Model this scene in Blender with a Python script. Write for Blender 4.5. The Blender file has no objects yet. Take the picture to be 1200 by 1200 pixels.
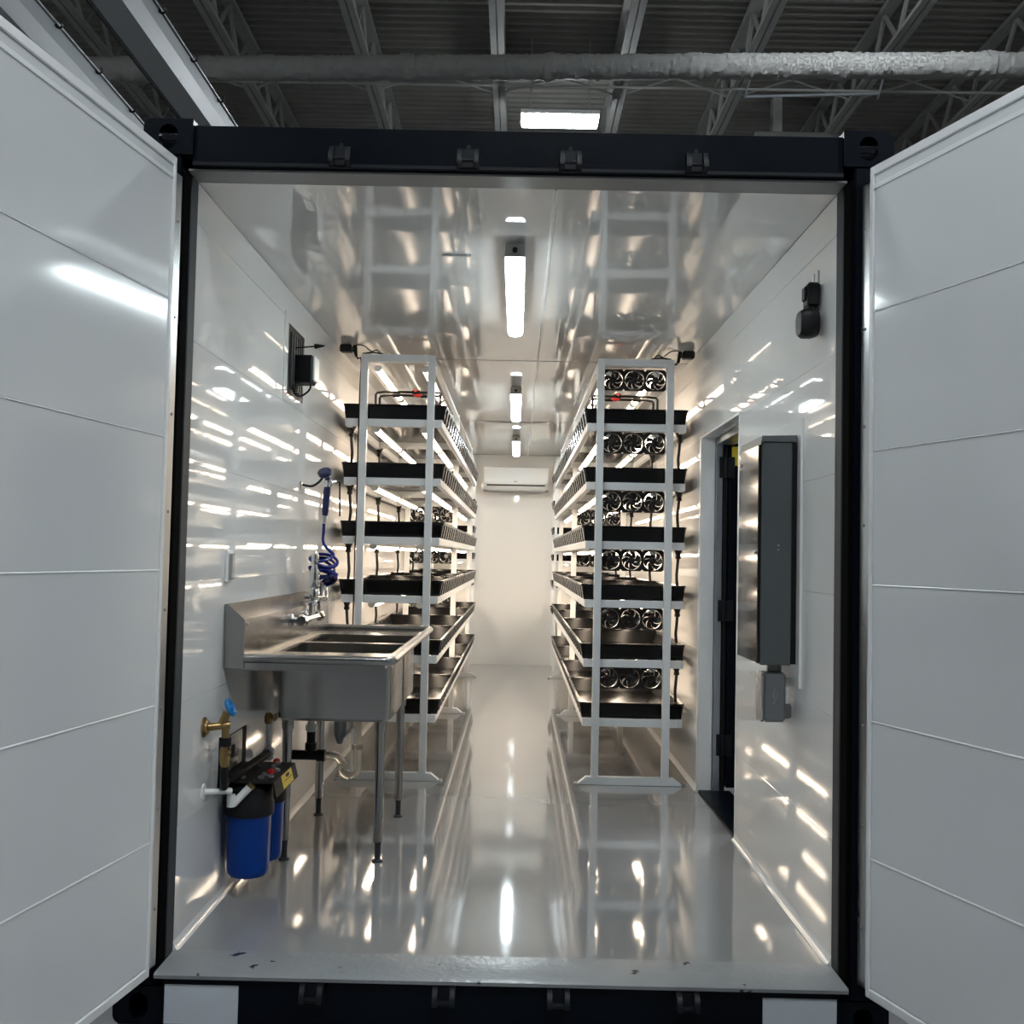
import bpy, bmesh, math, random
from mathutils import Vector, Matrix, noise as mnoise
random.seed(7)
S = bpy.context.scene
COL = S.collection
R = math.radians

# ------------------------------------------------------------------ camera
CAM = Vector((0.0245, -3.3614, 1.3138)); PITCH, YAW, ROLL, FPX = 0.0424, -0.0057, 0.0207, 1230.99
fw = Vector((math.sin(YAW)*math.cos(PITCH), math.cos(YAW)*math.cos(PITCH), math.sin(PITCH)))
rt = Vector((math.cos(YAW), -math.sin(YAW), 0)); up = rt.cross(fw)
c_, s_ = math.cos(ROLL), math.sin(ROLL)
rt2 = c_*rt + s_*up; up2 = -s_*rt + c_*up
cd = bpy.data.cameras.new('camera'); cam = bpy.data.objects.new('camera', cd); COL.objects.link(cam)
cd.sensor_width = 36; cd.lens = 36*FPX/1200; cd.clip_end = 200
m = Matrix.Identity(4)
for i in range(3):
    m[i][0] = rt2[i]; m[i][1] = up2[i]; m[i][2] = -fw[i]; m[i][3] = CAM[i]
cam.matrix_world = m
S.camera = cam
# ------------------------------------------------------------------ world, exposure
wd = bpy.data.worlds.new('world'); S.world = wd; wd.use_nodes = True
wd.node_tree.nodes['Background'].inputs[0].default_value = (.75, .85, 1, 1)
wd.node_tree.nodes['Background'].inputs[1].default_value = .01
S.view_settings.view_transform = 'Standard'; S.view_settings.look = 'None'
S.view_settings.gamma = 1; S.view_settings.use_curve_mapping = False
S.view_settings.exposure = 1.3
S.cycles.use_denoising = True
S.cycles.max_bounces = 10; S.cycles.diffuse_bounces = 5; S.cycles.glossy_bounces = 6
S.cycles.sample_clamp_indirect = 6; S.cycles.use_adaptive_sampling = False; S.cycles.caustics_reflective = False; S.cycles.caustics_refractive = False
LED_POWER = 9.3; CEIL_POWER = 18.0; BAY_POWER = 96.0

# ------------------------------------------------------------------ materials
MATS = {}
def mat(name, col, rough=.5, metal=0, noise=0, nscale=20, bump=0, bscale=200, emit=0, coat=0, aniso=0, trans=0, spec=.5, stretch=None):
    if name in MATS: return MATS[name]
    M = bpy.data.materials.new(name); M.use_nodes = True
    nt = M.node_tree; b = nt.nodes['Principled BSDF']
    b.inputs['Base Color'].default_value = (*col, 1); b.inputs['Roughness'].default_value = rough
    b.inputs['Metallic'].default_value = metal; b.inputs['Coat Weight'].default_value = coat
    b.inputs['Coat Roughness'].default_value = .05
    b.inputs['Anisotropic'].default_value = aniso; b.inputs['Transmission Weight'].default_value = trans
    b.inputs['Specular IOR Level'].default_value = spec
    tc = nt.nodes.new('ShaderNodeTexCoord'); mp = nt.nodes.new('ShaderNodeMapping')
    nt.links.new(tc.outputs['Object'], mp.inputs[0])
    if stretch: mp.inputs['Scale'].default_value = stretch
    if noise:
        n = nt.nodes.new('ShaderNodeTexNoise'); n.inputs['Scale'].default_value = nscale; n.inputs['Detail'].default_value = 5
        nt.links.new(mp.outputs[0], n.inputs['Vector'])
        r = nt.nodes.new('ShaderNodeMapRange'); r.inputs[3].default_value = 1-noise; r.inputs[4].default_value = 1+noise
        nt.links.new(n.outputs['Fac'], r.inputs[0])
        x = nt.nodes.new('ShaderNodeMix'); x.data_type = 'RGBA'; x.blend_type = 'MULTIPLY'; x.inputs[0].default_value = 1
        x.inputs[6].default_value = (*col, 1); nt.links.new(r.outputs[0], x.inputs[7]); nt.links.new(x.outputs[2], b.inputs['Base Color'])
        q = nt.nodes.new('ShaderNodeMapRange'); q.inputs[3].default_value = max(.01, rough*(1-noise)); q.inputs[4].default_value = rough*(1+noise)
        nt.links.new(n.outputs['Fac'], q.inputs[0]); nt.links.new(q.outputs[0], b.inputs['Roughness'])
    if bump:
        n2 = nt.nodes.new('ShaderNodeTexNoise'); n2.inputs['Scale'].default_value = bscale; n2.inputs['Detail'].default_value = 3
        nt.links.new(mp.outputs[0], n2.inputs['Vector'])
        bp = nt.nodes.new('ShaderNodeBump'); bp.inputs['Strength'].default_value = bump; bp.inputs['Distance'].default_value = .01
        nt.links.new(n2.outputs['Fac'], bp.inputs['Height']); nt.links.new(bp.outputs[0], b.inputs['Normal'])
    if emit:
        b.inputs['Emission Color'].default_value = (*col, 1); b.inputs['Emission Strength'].default_value = emit
    MATS[name] = M; return M
mat('pvc_white', (.76, .76, .75), .035, noise=.03, nscale=2, bump=.004, bscale=1.5, spec=.6)
mat('pvc_door', (.70, .72, .73), .12, noise=.03, nscale=2, bump=.006, bscale=2)
mat('ceiling_gloss', (.68, .67, .65), .02, spec=.8, coat=.25)
mat('groove', (.35, .35, .34), .5, noise=.1)
mat('white_trim', (.78, .79, .79), .3, noise=.04)
mat('epoxy', (.30, .30, .30), .06, noise=.10, nscale=1.6, bump=.03, bscale=9, coat=.8)
mat('sill_grey', (.27, .28, .29), .22, noise=.10, nscale=9, bump=.25, bscale=45)
_M = MATS['sill_grey'].node_tree; _b = _M.nodes['Principled BSDF']
_n = _M.nodes.new('ShaderNodeTexNoise'); _n.inputs['Scale'].default_value = 11; _n.inputs['Detail'].default_value = 7
_r = _M.nodes.new('ShaderNodeValToRGB'); _r.color_ramp.elements[0].position = .655; _r.color_ramp.elements[1].position = .675
_x = _M.nodes.new('ShaderNodeMix'); _x.data_type = 'RGBA'; _x.inputs[7].default_value = (.03, .032, .036, 1)
_M.links.new(_M.nodes['Texture Coordinate'].outputs['Object'], _n.inputs['Vector']); _M.links.new(_n.outputs['Fac'], _r.inputs[0]); _M.links.new(_r.outputs[0], _x.inputs[0])
_M.links.new(_b.inputs['Base Color'].links[0].from_socket, _x.inputs[6]); _M.links.new(_x.outputs[2], _b.inputs['Base Color'])
mat('navy_steel', (.0012, .003, .0065), .38, noise=.2, nscale=8, bump=.06, bscale=40, spec=.12)
mat('navy_dark', (.003, .005, .008), .5, noise=.2, nscale=8, spec=.3)
mat('rubber_black', (.004, .004, .0045), .5, noise=.2, spec=.3)
mat('gasket_black', (.003, .003, .003), .95, noise=.1, spec=.03)
mat('alu', (.62, .63, .64), .28, 1, noise=.15, nscale=6, stretch=(1, 1, .1))
mat('chrome', (.75, .76, .78), .08, 1, noise=.05)
mat('stainless', (.37, .365, .355), .22, 1)
mat('stainless_wall', (.19, .19, .19), .09, 1)
mat('cabinet_grey', (.075, .085, .088), .45, noise=.06, bump=.05, bscale=400)
mat('cabinet_grey2', (.10, .105, .108), .45, noise=.06)
mat('rack_white', (.74, .76, .78), .35, noise=.04)
mat('tray_black', (.003, .003, .0035), .2, noise=.1, nscale=30, spec=.3)
mat('fan_black', (.005, .005, .006), .3, noise=.1, spec=.4)
mat('hub_label', (.62, .62, .6), .45, noise=.1)
mat('led_body', (.72, .72, .70), .4, noise=.03)
mat('led_glow', (1.0, .81, .61), .4, emit=LED_POWER)
mat('strip_glow', (1.0, .81, .61), .4, emit=LED_POWER*3.2)
mat('ceil_glow', (.86, .97, 1.0), .4, emit=CEIL_POWER)
mat('bay_glow', (.89, .95, 1.0), .4, emit=BAY_POWER)
mat('lamp_grey', (.30, .30, .30), .4, noise=.05)
mat('jamb_grey', (.045, .052, .058), .6, noise=.06, spec=.2)
mat('lining_grey', (.22, .22, .215), .4, noise=.06)
mat('plastic_white', (.78, .78, .76), .35, noise=.04)
mat('blue_filter', (.002, .04, .24), .3, noise=.08, spec=.2)
mat('hose_blue', (.008, .02, .22), .25, noise=.1)
mat('navy_plastic', (.012, .02, .08), .3, noise=.1)
mat('valve_blue', (.01, .16, .42), .35, noise=.1)
mat('brass', (.34, .23, .10), .35, 1, noise=.2)
mat('red', (.38, .012, .008), .35, noise=.1)
mat('yellow', (.75, .56, .03), .45, noise=.05)
mat('ink', (.008, .008, .008), .5, noise=.1, spec=.2)
mat('clear_plastic', (.80, .78, .70), .12, trans=.75, noise=.03)
mat('joint_box', (.14, .145, .15), .4, noise=.06)
mat('plate_white', (.52, .56, .60), .4, noise=.05)
mat('concrete', (.30, .30, .30), .45, noise=.25, nscale=3, bump=.1, bscale=30)
mat('foam_roof', (.22, .215, .19), .85, noise=.18, nscale=5, bump=.6, bscale=9)
mat('foam_white', (.24, .24, .23), .85, noise=.15, nscale=9, bump=.8, bscale=16)
mat('warehouse_wall', (.13, .13, .125), .8, noise=.08, nscale=2)
mat('joist_grey', (.36, .36, .34), .6, noise=.2, nscale=9)
mat('beam_grey', (.36, .385, .39), .5, noise=.06)
mat('galv', (.45, .48, .52), .3, .8, noise=.1)
mat('ac_slot', (.02, .02, .02), .6, noise=.1)

# ------------------------------------------------------------------ helpers
OFF = {}
class MB:
    def __init__(s): s.bm = bmesh.new()
    def _new(s, f):
        n0 = len(s.bm.verts); f(); s.bm.verts.ensure_lookup_table(); return s.bm.verts[n0:]
    def box(s, x0, x1, y0, y1, z0, z1, bev=0, rot=None, piv=None):
        tmp = bmesh.new(); bmesh.ops.create_cube(tmp, size=1)
        for v in tmp.verts:
            v.co = Vector(((x0+x1)/2+v.co.x*(x1-x0), (y0+y1)/2+v.co.y*(y1-y0), (z0+z1)/2+v.co.z*(z1-z0)))
        if bev: bmesh.ops.bevel(tmp, geom=list(tmp.edges), offset=bev, segments=1, affect='EDGES', profile=.5, clamp_overlap=True)
        if rot is not None:
            p = Vector(piv or ((x0+x1)/2, (y0+y1)/2, (z0+z1)/2))
            for v in tmp.verts: v.co = rot @ (v.co-p) + p
        s.merge(tmp); return s
    def merge(s, tmp):
        me = bpy.data.meshes.new('t'); tmp.to_mesh(me); tmp.free(); s.bm.from_mesh(me); bpy.data.meshes.remove(me)
    def poly(s, vs, fs):
        V = [s.bm.verts.new(v) for v in vs]
        for f in fs:
            try: s.bm.faces.new([V[i] for i in f])
            except ValueError: pass
        return s
    def rings(s, rings, cap=True, closed=False):
        V = [[s.bm.verts.new(p) for p in r] for r in rings]; n = len(rings[0])
        pairs = list(zip(V[:-1], V[1:]))
        if closed: pairs.append((V[-1], V[0]))
        for a, b in pairs:
            for i in range(n):
                j = (i+1) % n
                s.bm.faces.new((a[i], a[j], b[j], b[i]))
        if cap and not closed:
            s.bm.faces.new(V[0][::-1]); s.bm.faces.new(V[-1])
        return s
    def tube(s, pts, r, n=10, cap=True):
        pts = [Vector(p) for p in pts]; rs = r if isinstance(r, (list, tuple)) else [r]*len(pts)
        out = []; nrm = None
        for i, p in enumerate(pts):
            t = (pts[min(i+1, len(pts)-1)]-pts[max(i-1, 0)]).normalized()
            if nrm is None:
                nrm = t.cross(Vector((0, 0, 1)) if abs(t.z) < .9 else Vector((1, 0, 0))).normalized()
            else:
                nrm = (nrm - t*nrm.dot(t)).normalized()
            b = t.cross(nrm)
            out.append([p + rs[i]*(math.cos(2*math.pi*k/n)*nrm + math.sin(2*math.pi*k/n)*b) for k in range(n)])
        return s.rings(out, cap)
    def cyl(s, a, b, r, n=16, r2=None): return s.tube([a, b], [r, r if r2 is None else r2], n)
    def lathe(s, prof, c, axis=(0, 0, 1), n=20):
        ax = Vector(axis).normalized(); c = Vector(c)
        u = ax.cross(Vector((0, 0, 1)) if abs(ax.z) < .9 else Vector((1, 0, 0))).normalized(); w = ax.cross(u)
        return s.rings([[c+ax*h+max(r, 1e-4)*(math.cos(2*math.pi*k/n)*u+math.sin(2*math.pi*k/n)*w) for k in range(n)] for r, h in prof])
    def prism(s, poly, axis, lo, hi):
        def P(a, b, h): return {'x': (h, a, b), 'y': (a, h, b), 'z': (a, b, h)}[axis]
        return s.rings([[P(a, b, lo) for a, b in poly], [P(a, b, hi) for a, b in poly]])
    def holed(s, outer, inner, axis, lo, hi):
        def P(a, b, h): return {'x': (h, a, b), 'y': (a, h, b), 'z': (a, b, h)}[axis]
        return s.rings([[P(*p, lo) for p in outer], [P(*p, hi) for p in outer], [P(*p, hi) for p in inner], [P(*p, lo) for p in inner]], closed=True)
    def build(s, name, m_, parent=None, smooth=True, ang=35):
        bmesh.ops.recalc_face_normals(s.bm, faces=s.bm.faces[:])
        me = bpy.data.meshes.new(name)
        if parent is not None:
            o_ = OFF[parent]
            for v in s.bm.verts: v.co -= o_
        s.bm.to_mesh(me); s.bm.free()
        if smooth:
            me.polygons.foreach_set('use_smooth', [True]*len(me.polygons)); me.set_sharp_from_angle(angle=R(ang))
        me.materials.append(MATS[m_])
        o = bpy.data.objects.new(name, me); COL.objects.link(o)
        if parent is not None: o.parent = parent; OFF[o] = OFF[parent]
        else: OFF[o] = Vector((0, 0, 0))
        return o
def part(name, m_, parent, fn, **k):
    b = MB(); fn(b); return b.build(name, m_, parent, **k)
def tag(o, label, cat=None, group=None, kind=None):
    o['label'] = label
    if cat: o['category'] = cat
    if group: o['group'] = group
    if kind: o['kind'] = kind
    return o
def thing(name, loc, label, cat, group=None, kind=None):
    o = bpy.data.objects.new(name, None); COL.objects.link(o); o.location = loc; o.empty_display_size = .05
    OFF[o] = Vector(loc); tag(o, label, cat, group, kind); return o
def copy_tree(o, loc=None, parent=None, rotz=None):
    c = o.copy(); COL.objects.link(c); c.parent = parent
    if loc is not None: c.location = loc
    if rotz is not None: c.rotation_euler = (0, 0, rotz)
    OFF[c] = Vector(loc) if loc is not None else OFF.get(o, Vector())
    for ch in [x for x in o.children]: copy_tree(ch, None, c)
    return c
def arc(c, r, a0, a1, n, plane='xz'):
    out = []
    for i in range(n+1):
        a = R(a0+(a1-a0)*i/n); u, v = r*math.cos(a), r*math.sin(a)
        out.append({'xz': (c[0]+u, c[1], c[2]+v), 'yz': (c[0], c[1]+u, c[2]+v), 'xy': (c[0]+u, c[1]+v, c[2])}[plane])
    return out
def smoothpath(pts, k=6):
    P = [Vector(p) for p in pts]; P = [2*P[0]-P[1]]+P+[2*P[-1]-P[-2]]; out = []
    for i in range(1, len(P)-2):
        a, b, c, d = P[i-1:i+3]
        for j in range(k):
            t = j/k
            out.append(.5*((2*b)+(c-a)*t+(2*a-5*b+4*c-d)*t*t+(3*b-a-3*c+d)*t**3))
    out.append(P[-2]); return out

# ------------------------------------------------------------------ the room shell
W, H, Y0, YF = 1.078, 2.5546, .135, 9.497
DY0, DY1, DZ1 = 1.66, 2.685, 2.03            # side doorway
def st(o, label, cat): return tag(o, label, cat, kind='structure')
fl = part('floor', 'epoxy', None, lambda b: b.box(-W, W, Y0-.01, YF, -.02, 0)); st(fl, 'glossy grey epoxy floor inside the container', 'floor')
seam = .0006
ce = thing('ceiling', (0, 0, H), 'glossy white panel ceiling reflecting the racks', 'ceiling', kind='structure')
part('backing', 'groove', ce, lambda b: b.box(-W-.02, W+.02, Y0, YF, H+.012, H+.03))
ys = [Y0, 3.25, 6.26, YF]
for i in range(3):
    for x0, x1 in ((-W, .131), (.131, W)):
        part('panel', 'ceiling_gloss', ce, lambda b: b.box(x0+seam/2, x1-seam/2, ys[i]+seam/2, ys[i+1]-seam/2, H, H+.012, .0015))
part('joint_strip', 'plastic_white', ce, lambda b: b.box(.125, .137, Y0, YF, H-.003, H+.004, .001))
for y in (3.25, 6.26): part('joint_strip', 'lamp_grey', ce, lambda b: b.box(-W, W, y-.004, y+.004, H-.0025, H+.004, .001))
zs = [0]+[.806+.403*k-.403 for k in range(6)]+[H]
def planks(parent, sgn):
    for i in range(len(zs)-1):
        z0, z1 = zs[i]+seam/2, zs[i+1]-seam/2
        segs = [(Y0, YF, z0, z1)]
        if sgn > 0:
            segs = [(Y0, DY0, z0, z1), (DY1, YF, z0, z1)]
            if z1 > DZ1: segs.append((DY0, DY1, max(z0, DZ1), z1))
        for a, b_, c, d in segs:
            xa, xb = sorted((sgn*W, sgn*(W+.012)))
            part('panel', 'pvc_white', parent, lambda b: b.box(xa, xb, a, b_, c, d, .0009))
wl = thing('wall_left', (-W, 0, 0), 'glossy white panelled wall behind the sink', 'wall', kind='structure')
part('backing', 'groove', wl, lambda b: b.box(-W-.05, -W-.012, Y0, YF, 0, H)); planks(wl, -1)
wr = thing('wall_right', (W, 0, 0), 'glossy white panelled wall with the side doorway', 'wall', kind='structure')
def rb(b):
    b.box(W+.012, W+.05, Y0, DY0, 0, H); b.box(W+.012, W+.05, DY1, YF, 0, H); b.box(W+.012, W+.05, DY0, DY1, DZ1, H)
part('backing', 'groove', wr, rb); planks(wr, 1)
st(part('wall_back', 'pvc_white', None, lambda b: b.box(-W, W, YF, YF+.04, 0, H)), 'plain white end wall under the air conditioner', 'wall')
for sgn, nm, lb in ((-1, 'left', 'white cove strip along the floor under the sink'), (1, 'right', 'white cove strip along the floor under the grey cabinet')):
    def bbm(b):
        for a, c in (((Y0, YF),) if sgn < 0 else ((Y0, DY0), (DY1, YF))):
            b.prism([(sgn*W, 0), (sgn*(W-.018), 0), (sgn*(W-.006), .012), (sgn*W, .03)], 'y', a, c)
    st(part('baseboard_'+nm, 'pvc_white', None, bbm), lb, 'baseboard')
# doorway lining, steel frame and the side door swung out
t1 = thing('trim_1', (W+.04, DY1, 0), 'white lining around the side doorway', 'door trim', kind='structure')
part('jamb', 'white_trim', t1, lambda b: b.box(W-.002, 1.155, DY1-.012, DY1+.0, 0, DZ1, .001))
part('jamb', 'white_trim', t1, lambda b: b.box(W-.002, 1.155, DY0, DY0+.012, 0, DZ1, .001))
part('head', 'white_trim', t1, lambda b: b.box(W-.002, 1.155, DY0+.012, DY1-.012, DZ1-.012, DZ1, .001))
part('casing', 'white_trim', t1, lambda b: b.box(W-.006, W-.001, DY1, DY1+.03, 0, DZ1, .001))
part('threshold', 'navy_steel', t1, lambda b: b.box(W, 1.26, DY0+.012, DY1-.012, -.02, .012, .004))
d3 = thing('door_3', (1.22, DY1, 0), 'dark navy steel side door swung outward on three hinges', 'door', kind='structure')
part('frame', 'galv', d3, lambda b: (b.box(1.157, 1.195, DY1-.03, DY1+.03, 0, DZ1, .002), b.box(1.157, 1.26, DY0+.012, DY1-.03, DZ1-.05, DZ1-.012, .002)))
part('gasket', 'rubber_black', d3, lambda b: b.box(1.197, 1.226, DY1-.022, DY1+.02, 0, DZ1-.03, .004))
part('leaf', 'navy_steel', d3, lambda b: b.box(1.232, 2.15, DY1-.032, DY1+.02, .03, DZ1-.04, .004))
for z in (1.85, 1.03, .27):
    part('hinge', 'navy_dark', d3, lambda b: (b.box(1.175, 1.20, DY1-.036, DY1-.03, z-.06, z+.06, .001), b.box(1.222, 1.262, DY1-.038, DY1-.032, z-.06, z+.06, .001), b.cyl((1.211, DY1-.038, z-.06), (1.211, DY1-.038, z+.06), .011, 10)))
part('sticker', 'yellow', d3, lambda b: b.box(1.245, 1.30, DY1-.034, DY1-.032, 1.86, 1.97))

# ------------------------------------------------------------------ container end frame and outer shell
ZT, ZB = 2.717, -.179
cf = thing('container_frame', (0, 0, ZB), 'dark navy steel frame of the open shipping container', 'container', kind='structure')
part('header', 'navy_steel', cf, lambda b: (b.prism([(.012, 2.575), (.012, 2.70), (.03, 2.706), (.135, 2.706), (.135, 2.562), (.03, 2.562)], 'x', -1.06, 1.06)))
part('header_lining', 'lining_grey', cf, lambda b: b.box(-W, W, .025, Y0+.002, 2.5546, 2.562, .001))
part('drip_edge', 'navy_dark', cf, lambda b: b.box(-1.06, 1.06, .004, .012, 2.566, 2.58, .002))
for sg in (-1, 1):
    def post(b):
        x0, x1 = sorted((sg*1.219, sg*1.095)); b.box(x0, x1, .0, .16, ZB+.118, 2.60, .006)
    part('corner_post', 'navy_steel', cf, post)
    def jam(b):
        x0, x1 = sorted((sg*1.095, sg*W)); b.box(x0, x1, .07, Y0+.005, 0, H, .002)
    part('jamb_strip', 'jamb_grey', cf, jam)
    def gask(b):
        x0, x1 = sorted((sg*1.095, sg*1.081)); b.box(x0, x1, .0, .07, 0, H, .003)
    part('gasket', 'gasket_black', cf, gask)
def rrect(x0, x1, z0, z1, rad, n=6):
    out = []
    for (cx, cz, a0, r_) in ((x1, z0, -90, rad[0]), (x1, z1, 0, rad[1]), (x0, z1, 90, rad[2]), (x0, z0, 180, rad[3])):
        sx = -1 if cx == x1 else 1; sz = 1 if cz == z0 else -1
        for k in range(n):
            a = R(a0+90*k/(n-1)); out.append((cx+sx*r_+r_*math.cos(a), cz+sz*r_+r_*math.sin(a)))
    return out
for sg in (-1, 1):
    for top in (0, 1):
        z0, z1 = ((ZB, ZB+.118), (ZT-.118, ZT))[top]
        x0, x1 = sorted((sg*1.219, sg*1.057)); e = .004
        rr = [e, e, e, e]; rr[(1 if sg > 0 else 2) if top else (0 if sg > 0 else 3)] = .03
        ou = rrect(x0, x1, z0, z1, rr); xm = (x0+x1)/2; zm = (z0+z1)/2
        inn = rrect(xm-.03, xm+.03, zm-.04, zm+.04, [.029]*4)
        yy = 0 if not top else -.004
        def cast(b):
            b.holed(ou, inn, 'y', yy, yy+.03)
            b.box(x0, x1, .026, .174, z0, z0+.02); b.box(x0, x0+.02, .026, .174, z0+.02, z1-.02); b.box(x1-.02, x1, .026, .174, z0+.02, z1-.02)
            b.box(x0, x1, .026, .07, z1-.02, z1); b.box(x0, x1, .13, .174, z1-.02, z1)
        part('corner_casting', 'navy_steel', cf, cast)
part('bottom_beam', 'navy_steel', cf, lambda b: b.box(-1.057, 1.057, -.03, .12, ZB+.01, -.016, .008))
part('sill', 'sill_grey', cf, lambda b: b.prism([(-.052, -.016), (-.056, -.004), (-.045, .001), (Y0+.01, .002), (Y0+.01, -.016)], 'x', -1.075, 1.075))
for (cx, z0, z1) in [(x, 2.565, 2.635) for x in (-.575, -.16, .172, .58)]+[(x, -.085, -.02) for x in (-.585, -.175, .18, .58)]:
    def keep(b):
        y = .012 if z0 > 1 else -.03
        b.box(cx-.036, cx+.036, y-.014, y, z0, z1, .003)
        for q in (-1, 1):
            b.prism([(y-.014, z0+.004), (y-.05, z0+.012), (y-.05, z0+.03), (y-.03, z1-.006), (y-.014, z1)], 'x', cx+q*.027-.008, cx+q*.027+.008)
        b.cyl((cx-.036, y-.036, z0+.022), (cx+.036, y-.036, z0+.022), .006, 8)
        b.prism([(cx-.012, z1-.01), (cx+.012, z1-.01), (cx+.004, z1+.014), (cx-.004, z1+.014)], 'y', y-.01, y)
    part('lock_keeper', 'navy_dark', cf, keep)
for x0, x1 in ((-1.046, -.816), (.816, 1.045)):
    tag(part('blank_plate', 'plate_white', cf, lambda b: b.box(x0, x1, -.034, -.03, -.160, -.040)), 'blank pale plate')
# corrugated outer sides, roof and end
def corr(y0, y1, p=.28, d=.036):
    pts = []; y = y0
    while y < y1-.01:
        for dy, o in ((0, 0), (p*.25, 0), (p*.5, d), (p*.75, d)):
            if y+dy < y1: pts.append((y+dy, o))
        y += p
    pts.append((y1, 0)); return pts
for sg in (-1, 1):
    def side(b):
        for a, c, z0 in (((.16, 12.0, -.12),) if sg < 0 else ((.16, DY0-.02, -.12), (DY0-.02, DY1+.06, DZ1+.02), (DY1+.06, 12.0, -.12))):
            pf = [(sg*(1.2-o), y) for y, o in corr(a, c)]
            b.prism(pf+[(x-sg*.004, y) for x, y in pf[::-1]], 'z', z0, 2.66)
    part('side_sheet', 'navy_steel', cf, side, smooth=False)
part('roof_sheet', 'navy_steel', cf, lambda b: b.box(-1.2, 1.2, .12, 12.0, 2.66, 2.69), smooth=False)
part('end_sheet', 'navy_steel', cf, lambda b: b.box(-1.2, 1.2, 12.0, 12.04, -.16, 2.69), smooth=False)
part('bottom_rail', 'navy_steel', cf, lambda b: (b.box(-1.215, -1.15, .175, 12, -.16, -.03), b.box(1.15, 1.215, .175, 12, -.16, -.03)), smooth=False)

# ------------------------------------------------------------------ the two big doors, swung wide
def big_door(name, sg, hx, hy, phi, z0, z1, seams, label):
    d = thing(name, (hx, hy, 0), label, 'door', kind='structure'); OFF[d] = Vector((0, 0, 0))
    wd_ = 1.14                                  # local: u = x (away from hinge), inner face at y = 0, door body at y > 0
    z0e, z1e = z0, z1; tb = .03
    zz = [z0e+tb]+seams+[z1e-tb]
    for i in range(len(zz)-1):
        part('panel', 'pvc_door', d, lambda b: b.box(.018, wd_-.03, 0, .012, zz[i]+.0003, zz[i+1]-.0003, .0035))
    for z in seams: part('joint_bead', 'white_trim', d, lambda b: b.prism([(-.002, z-.0015), (-.0016, z-.0005), (0.002, z+.0035), (.002, z-.002)], 'x', .018, wd_-.03))
    part('backing', 'plastic_white', d, lambda b: b.box(.004, wd_, .010, .02, z0e+.01, z1e-.01))
    part('edge_trim', 'white_trim', d, lambda b: b.box(.0, .018, -.005, .03, z0e, z1e, .003))
    part('edge_trim', 'white_trim', d, lambda b: b.box(wd_-.03, wd_, -.005, .03, z0e, z1e, .003))
    part('edge_trim', 'white_trim', d, lambda b: b.box(.018, wd_-.03, -.005, .03, z1e-tb, z1e, .003))
    part('edge_trim', 'white_trim', d, lambda b: b.box(.018, wd_-.03, -.005, .03, z0e, z0e+tb, .003))
    part('cove_strip', 'white_trim', d, lambda b: b.box(.018, wd_-.03, -.003, .004, z1e-tb-.045, z1e-tb-.03, .001))
    part('steel_leaf', 'navy_steel', d, lambda b: b.box(-.01, wd_+.02, .03, .075, z0e-.0, z1e, .005))
    part('hinge_strip', 'alu', d, lambda b: b.box(-.044, -.001, -.002, .022, z0e+.02, z1e-.045, .002))
    n = 8
    for k in range(n):
        z = z0e+.2+(z1e-z0e-.4)*k/(n-1)
        part('rivet', 'lamp_grey', d, lambda b: b.lathe([(.0055, 0), (.0055, .002), (.003, .004)], (-.022, -.002, z), (0, -1, 0), 8))
    # orientation: u axis -> (sg*sin, -cos), body side (+y local) -> outward
    u = Vector((sg*math.sin(phi), -math.cos(phi), 0)); outw = Vector((sg*math.cos(phi), math.sin(phi), 0))
    M = Matrix.Identity(4)
    for i in range(3): M[i][0] = u[i]; M[i][1] = outw[i]; M[i][2] = (0, 0, 1)[i]; M[i][3] = (hx, hy, 0)[i]
    if M.to_3x3().determinant() < 0:            # keep a proper rotation: mirror the local meshes instead
        for ch in d.children:
            for v in ch.data.vertices: v.co.x = -v.co.x
            ch.data.flip_normals()
        for i in range(3): M[i][0] = -M[i][0]
    d.rotation_euler = M.to_euler()
    return d
sm = [.404, .826, 1.249, 1.670, 2.11]
big_door('door_1', -1, -1.094, -.05, R(8.5), -.012, 2.569, sm, 'white panelled container door on the sink side, swung wide open')
big_door('door_2', 1, 1.13, -.05, R(18.5), -.02, 2.577, sm, 'white panelled container door on the grey cabinet side, swung wide open')

# ------------------------------------------------------------------ the warehouse around it
GZ = ZB
st(part('floor_warehouse', 'concrete', None, lambda b: b.box(-14, 14, -16, 26, GZ-.1, GZ)), 'dark concrete warehouse floor under the container', 'floor')
for nm, a, lb in (('wall_warehouse_left', (-14.2, -14, -16, 26, GZ, 8), 'plain warehouse wall beyond the sink side of the container'), ('wall_warehouse_right', (14, 14.2, -16, 26, GZ, 8), 'plain warehouse wall beyond the side door'),
              ('wall_warehouse_front', (-14, 14, -16.2, -16, GZ, 8), 'plain warehouse wall facing the open container doors'), ('wall_warehouse_back', (-14, 14, 26, 26.2, GZ, 8), 'plain warehouse wall behind the closed end of the container')):
    st(part(nm, 'warehouse_wall', None, lambda b: b.box(*a)), lb, 'wall')
def roof(b):
    p = .152; pts = []; y = -16
    while y < 26:
        pts += [(y, 7.6), (y+.05, 7.6), (y+.075, 7.56), (y+.125, 7.56)]; y += p
    n = len(pts)
    for x0, x1 in ((-14, 14),):
        b.poly([(x0, y, z) for y, z in pts]+[(x1, y, z) for y, z in pts], [(i, i+1, n+i+1, n+i) for i in range(n-1)])
    b.box(-14, 14, -16, 26, 7.66, 7.7)
st(part('roof_warehouse', 'foam_roof', None, roof, smooth=False), 'dark foam coated corrugated roof deck over the container', 'roof')
jx = [-7.8, -6.3, -4.85, -3.37, -1.86, -.31, 1.16, 2.57, 4.06, 5.55, 7.05]
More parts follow.
